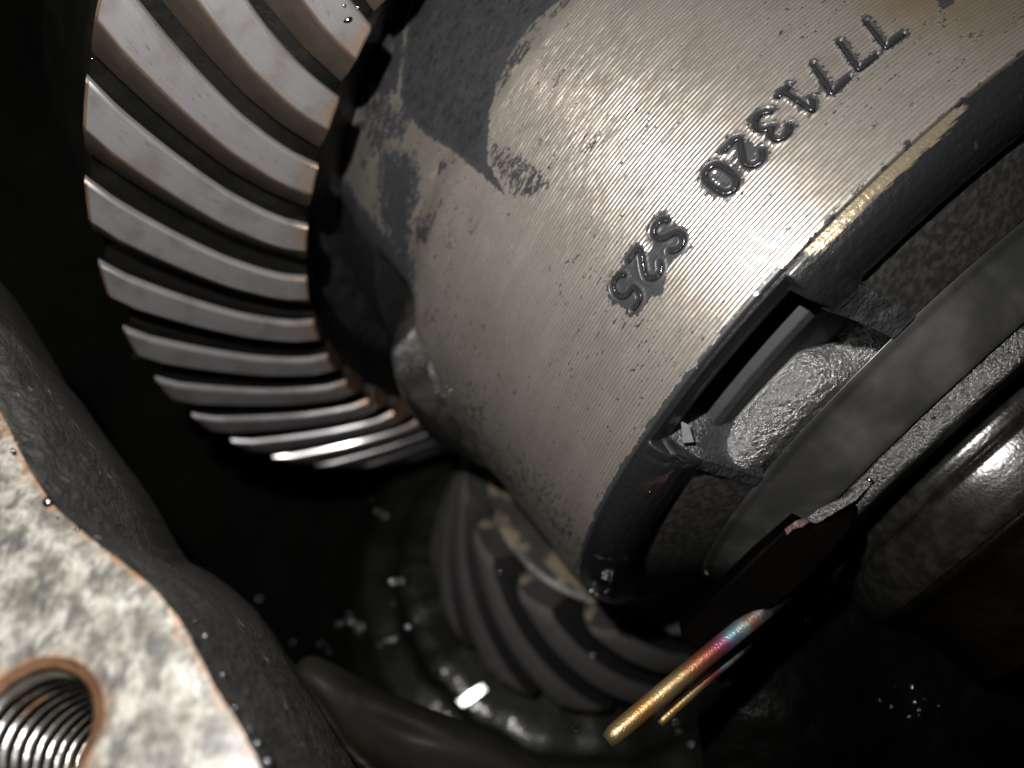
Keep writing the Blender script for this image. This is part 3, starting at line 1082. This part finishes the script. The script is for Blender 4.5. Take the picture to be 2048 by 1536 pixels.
# threaded hole: chamfer + helical thread
nt_, na = 190, 72
TV, PITCH = [], .0235
for i in range(nt_):
    z = i / (nt_ - 1) * .30
    for k in range(na):
        t = 2 * math.pi * k / na
        phs = (z / PITCH + k / na) % 1.0
        tri = abs(phs * 2 - 1)
        rr_ = HR * (.865 + .135 * sstep(.25, .75, np.array(tri)))
        if z < .012:
            rr_ = HR * (1.10 - .14 * min(1, z / .012))
        TV.append(HC - FN * (z + .0) + (T1 * math.cos(t) + T2 * math.sin(t)) * float(rr_))
M_thr = oily_cast('oily_thread_steel', (.045, .041, .034), .28, 60, .25, .004, 1.0, .10, ((.16, .08, .04), 20, .60), .8)
M_rch = make_plain('rusty_hole_chamfer', (.12, .062, .032), .55, .1, 60, .6, .5, .006, .3, .2)
tf = grid_faces(nt_, na, True)
th_o = hput(mesh_obj('thread', TV, tf, [M_thr, M_rch], fmat=[1 if q[0] // na < 8 else 0 for q in tf]))
bot = [HC - FN * .295 + (T1 * math.cos(2 * math.pi * k / 40) + T2 * math.sin(2 * math.pi * k / 40)) * HR * 1.02 for k in range(40)]
hput(mesh_obj('hole_floor', bot, [tuple(range(40))], M_rust, None, False))

# side wall of the flange, dropping into the housing
LOW = [(-160, 380), (-70, 520), (-10, 628), (22, 668), (60, 716), (105, 782), (150, 842), (196, 905), (240, 968), (282, 1036), (312, 1090), (334, 1128), (352, 1140), (392, 1160), (430, 1186), (470, 1216), (510, 1252), (545, 1290), (580, 1340), (640, 1430), (700, 1520), (760, 1620), (800, 1700)]
lo = np.array(smooth_line(LOW, 2))
tt = np.linspace(0, 1, 150)


def resamp(p, n):
    p = np.array(p, float)
    L = np.concatenate([[0], np.cumsum(np.linalg.norm(np.diff(p, axis=0), axis=1))])
    q = np.linspace(0, L[-1], n)
    return np.stack([np.interp(q, L, p[:, k]) for k in range(p.shape[1])], 1)


lo_r = resamp(lo, 150)
ed3 = resamp(np.array([p[:] for p in outer3]), 150)
lo3 = np.array([W(x, y, 1.36 + .10 * (y - 628) / 1000 - .0)[:] for x, y in lo_r])
rows = []
for k in range(26):
    t = k / 25
    q = ed3 * (1 - t) + lo3 * t
    bul = .03 * math.sin(t * math.pi)
    q = q + np.array([bul * .5, bul * .4, bul])[None] * 1.0
    nz = np.array([mnoise.noise(Vector(v) * 22) + .6 * mnoise.noise(Vector(v) * 60) for v in q])
    if 0 < k:
        q = q + np.outer(nz, (.5, .4, .6)) * .009
    if k == 0:
        q = q - np.array(FN) * .004
    rows.append(q)
last = rows[-1].copy()
for k in range(1, 5):
    rows.append(last + np.array([-.05 * k, -.03 * k, -.14 * k]))
hput(mesh_obj('flange_side', np.concatenate(rows), grid_faces(30, 150), M_side))

# oily web at the bottom of the housing
WT = [(590, 1330), (610, 1312), (635, 1312), (664, 1324), (740, 1368), (820, 1402), (900, 1432), (990, 1470), (1060, 1506), (1110, 1545), (1180, 1620)]
wt = resamp(smooth_line(WT, 2), 120)
rows = []
for k in range(40):
    t = k / 39
    off = np.array([-150 * t, 330 * t])
    row = []
    for i, (x, y) in enumerate(wt):
        X, Y = x + off[0], y + off[1]
        ridge = .035 * math.exp(-((t - .30 - i / 119 * .35) / .035) ** 2) + .03 * math.exp(-((t - .12 - i / 119 * .9) / .03) ** 2) + .02 * math.exp(-((t - .08) / .08) ** 2) + .03 * math.sin(i / 119 * 9 + t * 5) * t + .02 * math.sin(i / 119 * 17 - t * 8) * t
        d = 1.92 - .35 * t - ridge
        row.append(W(X, Y, d)[:])
    rows.append(row)
back = [list(np.array(r) ) for r in rows[:1]]
under = [W(x, y + 6, 2.02)[:] for x, y in wt]
under2 = [W(x - 5, y + 60, 2.6)[:] for x, y in wt]
hput(mesh_obj('housing_web', np.array([under2, under] + rows).reshape(-1, 3), grid_faces(42, 120), M_web))

# bearing pedestal, lower right
rows = []
PT = resamp(smooth_line([(1380, 1300), (1480, 1268), (1560, 1215), (1640, 1190), (1700, 1185), (1790, 1215), (1880, 1220), (1960, 1190), (2060, 1130), (2200, 1080)], 2), 110)
for k in range(50):
    t = k / 49
    row = []
    for i, (x, y) in enumerate(PT):
        X = x + 40 * t
        Y = y + (1640 - y) * t
        d = 1.95 - .10 * t
        p = W(X, Y, d)
        row.append((p + Vector((0, 0, .05 * mnoise.noise(p * 3) + .006 * mnoise.noise(p * 18))))[:])
    rows.append(row)
under = [W(x, y + 50, 2.4)[:] for x, y in PT]
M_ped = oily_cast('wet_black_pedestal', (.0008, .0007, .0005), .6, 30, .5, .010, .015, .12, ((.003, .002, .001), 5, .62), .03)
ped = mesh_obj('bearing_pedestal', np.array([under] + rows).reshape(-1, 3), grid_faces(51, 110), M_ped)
tag(ped, 'black oil-wet pedestal casting filling the lower right corner', 'casting')

# ================================================================= housing interior (background)
ph_ = np.linspace(0, 2 * np.pi, 96, endpoint=False)
el_ = np.linspace(0, np.pi / 2, 40)
BV = []
for e in el_:
    for p in ph_:
        rx, ry, rz = 4.2, 3.8, 2.9
        v = Vector((.6 + rx * math.cos(e) * math.cos(p), -.1 + ry * math.cos(e) * math.sin(p), CAM.z - 1.7 - rz * math.sin(e)))
        v += Vector((0, 0, .12 * mnoise.noise(v * 1.3)))
        BV.append(v)
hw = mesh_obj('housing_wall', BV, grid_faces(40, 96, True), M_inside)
tag(hw, kind='structure')
hw['label'] = 'dark oily inside wall of the axle housing'

# ================================================================= droplets added for glints, each turned to mirror the flash
M_glint = NT('glint_drop')
M_glint = M_glint.set(Base_Color=(.002, .002, .0015), Roughness=.12, Coat_Weight=1.0, Coat_Roughness=.06)


def drops(name, spots, mat):
    V, F = [], []
    bm = bmesh.new()
    bmesh.ops.create_icosphere(bm, subdivisions=3, radius=1)
    sv = [v.co.copy() for v in bm.verts]
    sf = [tuple(v.index for v in f.verts) for f in bm.faces]
    bm.free()
    for (p, r) in spots:
        b = len(V)
        fl = random.uniform(.26, .7)
        asp = random.uniform(.65, 1.5)
        q = half_normal(p).to_track_quat('Z', 'Y').to_matrix()
        V += [p + q @ Vector((v.x * r * asp, v.y * r / asp, v.z * r * fl)) for v in sv]
        F += [tuple(i + b for i in q) for q in sf]
    o = mesh_obj(name, V, F, mat)
    return tag(o, kind='stuff')


bpy.context.view_layer.update()
DG = bpy.context.evaluated_depsgraph_get()


def onto(x, y):
    d = Vector(((x - 1024) / FPX, -(y - 768) / FPX, -1)).normalized()
    hit, loc, nrm, idx, ob, mw_ = SC.ray_cast(DG, CAM, d)
    return (loc, nrm, (CAM.z - loc.z)) if hit else (W(x, y, 2.5), Vector((0, 0, 1)), 2.5)


sp = []
GLINTS = [(788, 1168, 13), (806, 1158, 11), (782, 1210, 8), (762, 1290, 8), (775, 1283, 7), (786, 1277, 7), (795, 1270, 7), (812, 1256, 11), (835, 1238, 9), (865, 1224, 7), (876, 1217, 9), (518, 1194, 9), (880, 1341, 8), (722, 968, 8), (735, 985, 6), (748, 1002, 7), (756, 1018, 9), (768, 1032, 8), (854, 918, 9), (996, 1147, 6), (1150, 1458, 10), (1354, 1446, 8), (1356, 1463, 8), (1386, 1490, 9), (1618, 1243, 11), (1650, 1190, 13), (1188, 1312, 7), (1214, 1324, 7),
       (700, 1245, 16), (715, 1258, 12), (640, 1288, 9), (655, 1300, 7), (586, 1285, 8),
       (34, 902, 7), (96, 1006, 9), (118, 1040, 4), (156, 1058, 4), (374, 1232, 5), (386, 1246, 5), (408, 1270, 5), (444, 1348, 5), (470, 1420, 5), (494, 1462, 7), (508, 1486, 6), (533, 1520, 14), (1862, 836, 5), (1892, 812, 4), (1740, 960, 6), (1300, 985, 3),
       (183, 116, 5), (205, 510, 5), (208, 586, 4), (272, 712, 7), (338, 772, 4), (346, 800, 4), (700, 40, 8), (718, 14, 5), (690, 15, 4)]
def along(p0, p1, n, spread, pr):
    for _ in range(n):
        t_ = random.random()
        GLINTS.append((p0[0] + (p1[0] - p0[0]) * t_ + random.gauss(0, spread), p0[1] + (p1[1] - p0[1]) * t_ + random.gauss(0, spread * .8), random.uniform(*pr)))


along((860, 732), (890, 786), 34, 7, (1.8, 4.5))       # boss
along((1180, 1172), (1198, 1186), 10, 5, (2, 5))        # shoulder end
along((1212, 1140), (1226, 1196), 22, 5, (1.5, 4))
along((1412, 1146), (1422, 1180), 8, 3, (1.5, 3.5))
along((1790, 1395), (1900, 1440), 12, 22, (1.5, 4))     # pedestal
along((744, 778), (757, 826), 12, 3, (3, 6))         # glints added for the bright bent tooth end
along((690, 1240), (725, 1265), 12, 9, (2, 6))
for (x, y, pr) in GLINTS:
    loc, nrm, dep_ = onto(x + random.uniform(-4, 4), y + random.uniform(-4, 4))
    sp.append((loc + nrm * .002 + Vector((0, 0, .002)), pr * dep_ / FPX * random.uniform(.7, 1.25)))
drops('glint_droplets', sp, M_glint)
loc, nrm, dep_ = onto(944, 1391)
facet('glint_bar', [(914, 1402), (964, 1368), (974, 1380), (926, 1414)], dep_ - .04, half_normal(loc), .06, M_glint_bar, house)  # bar added as a flash glint, angled to mirror the flash
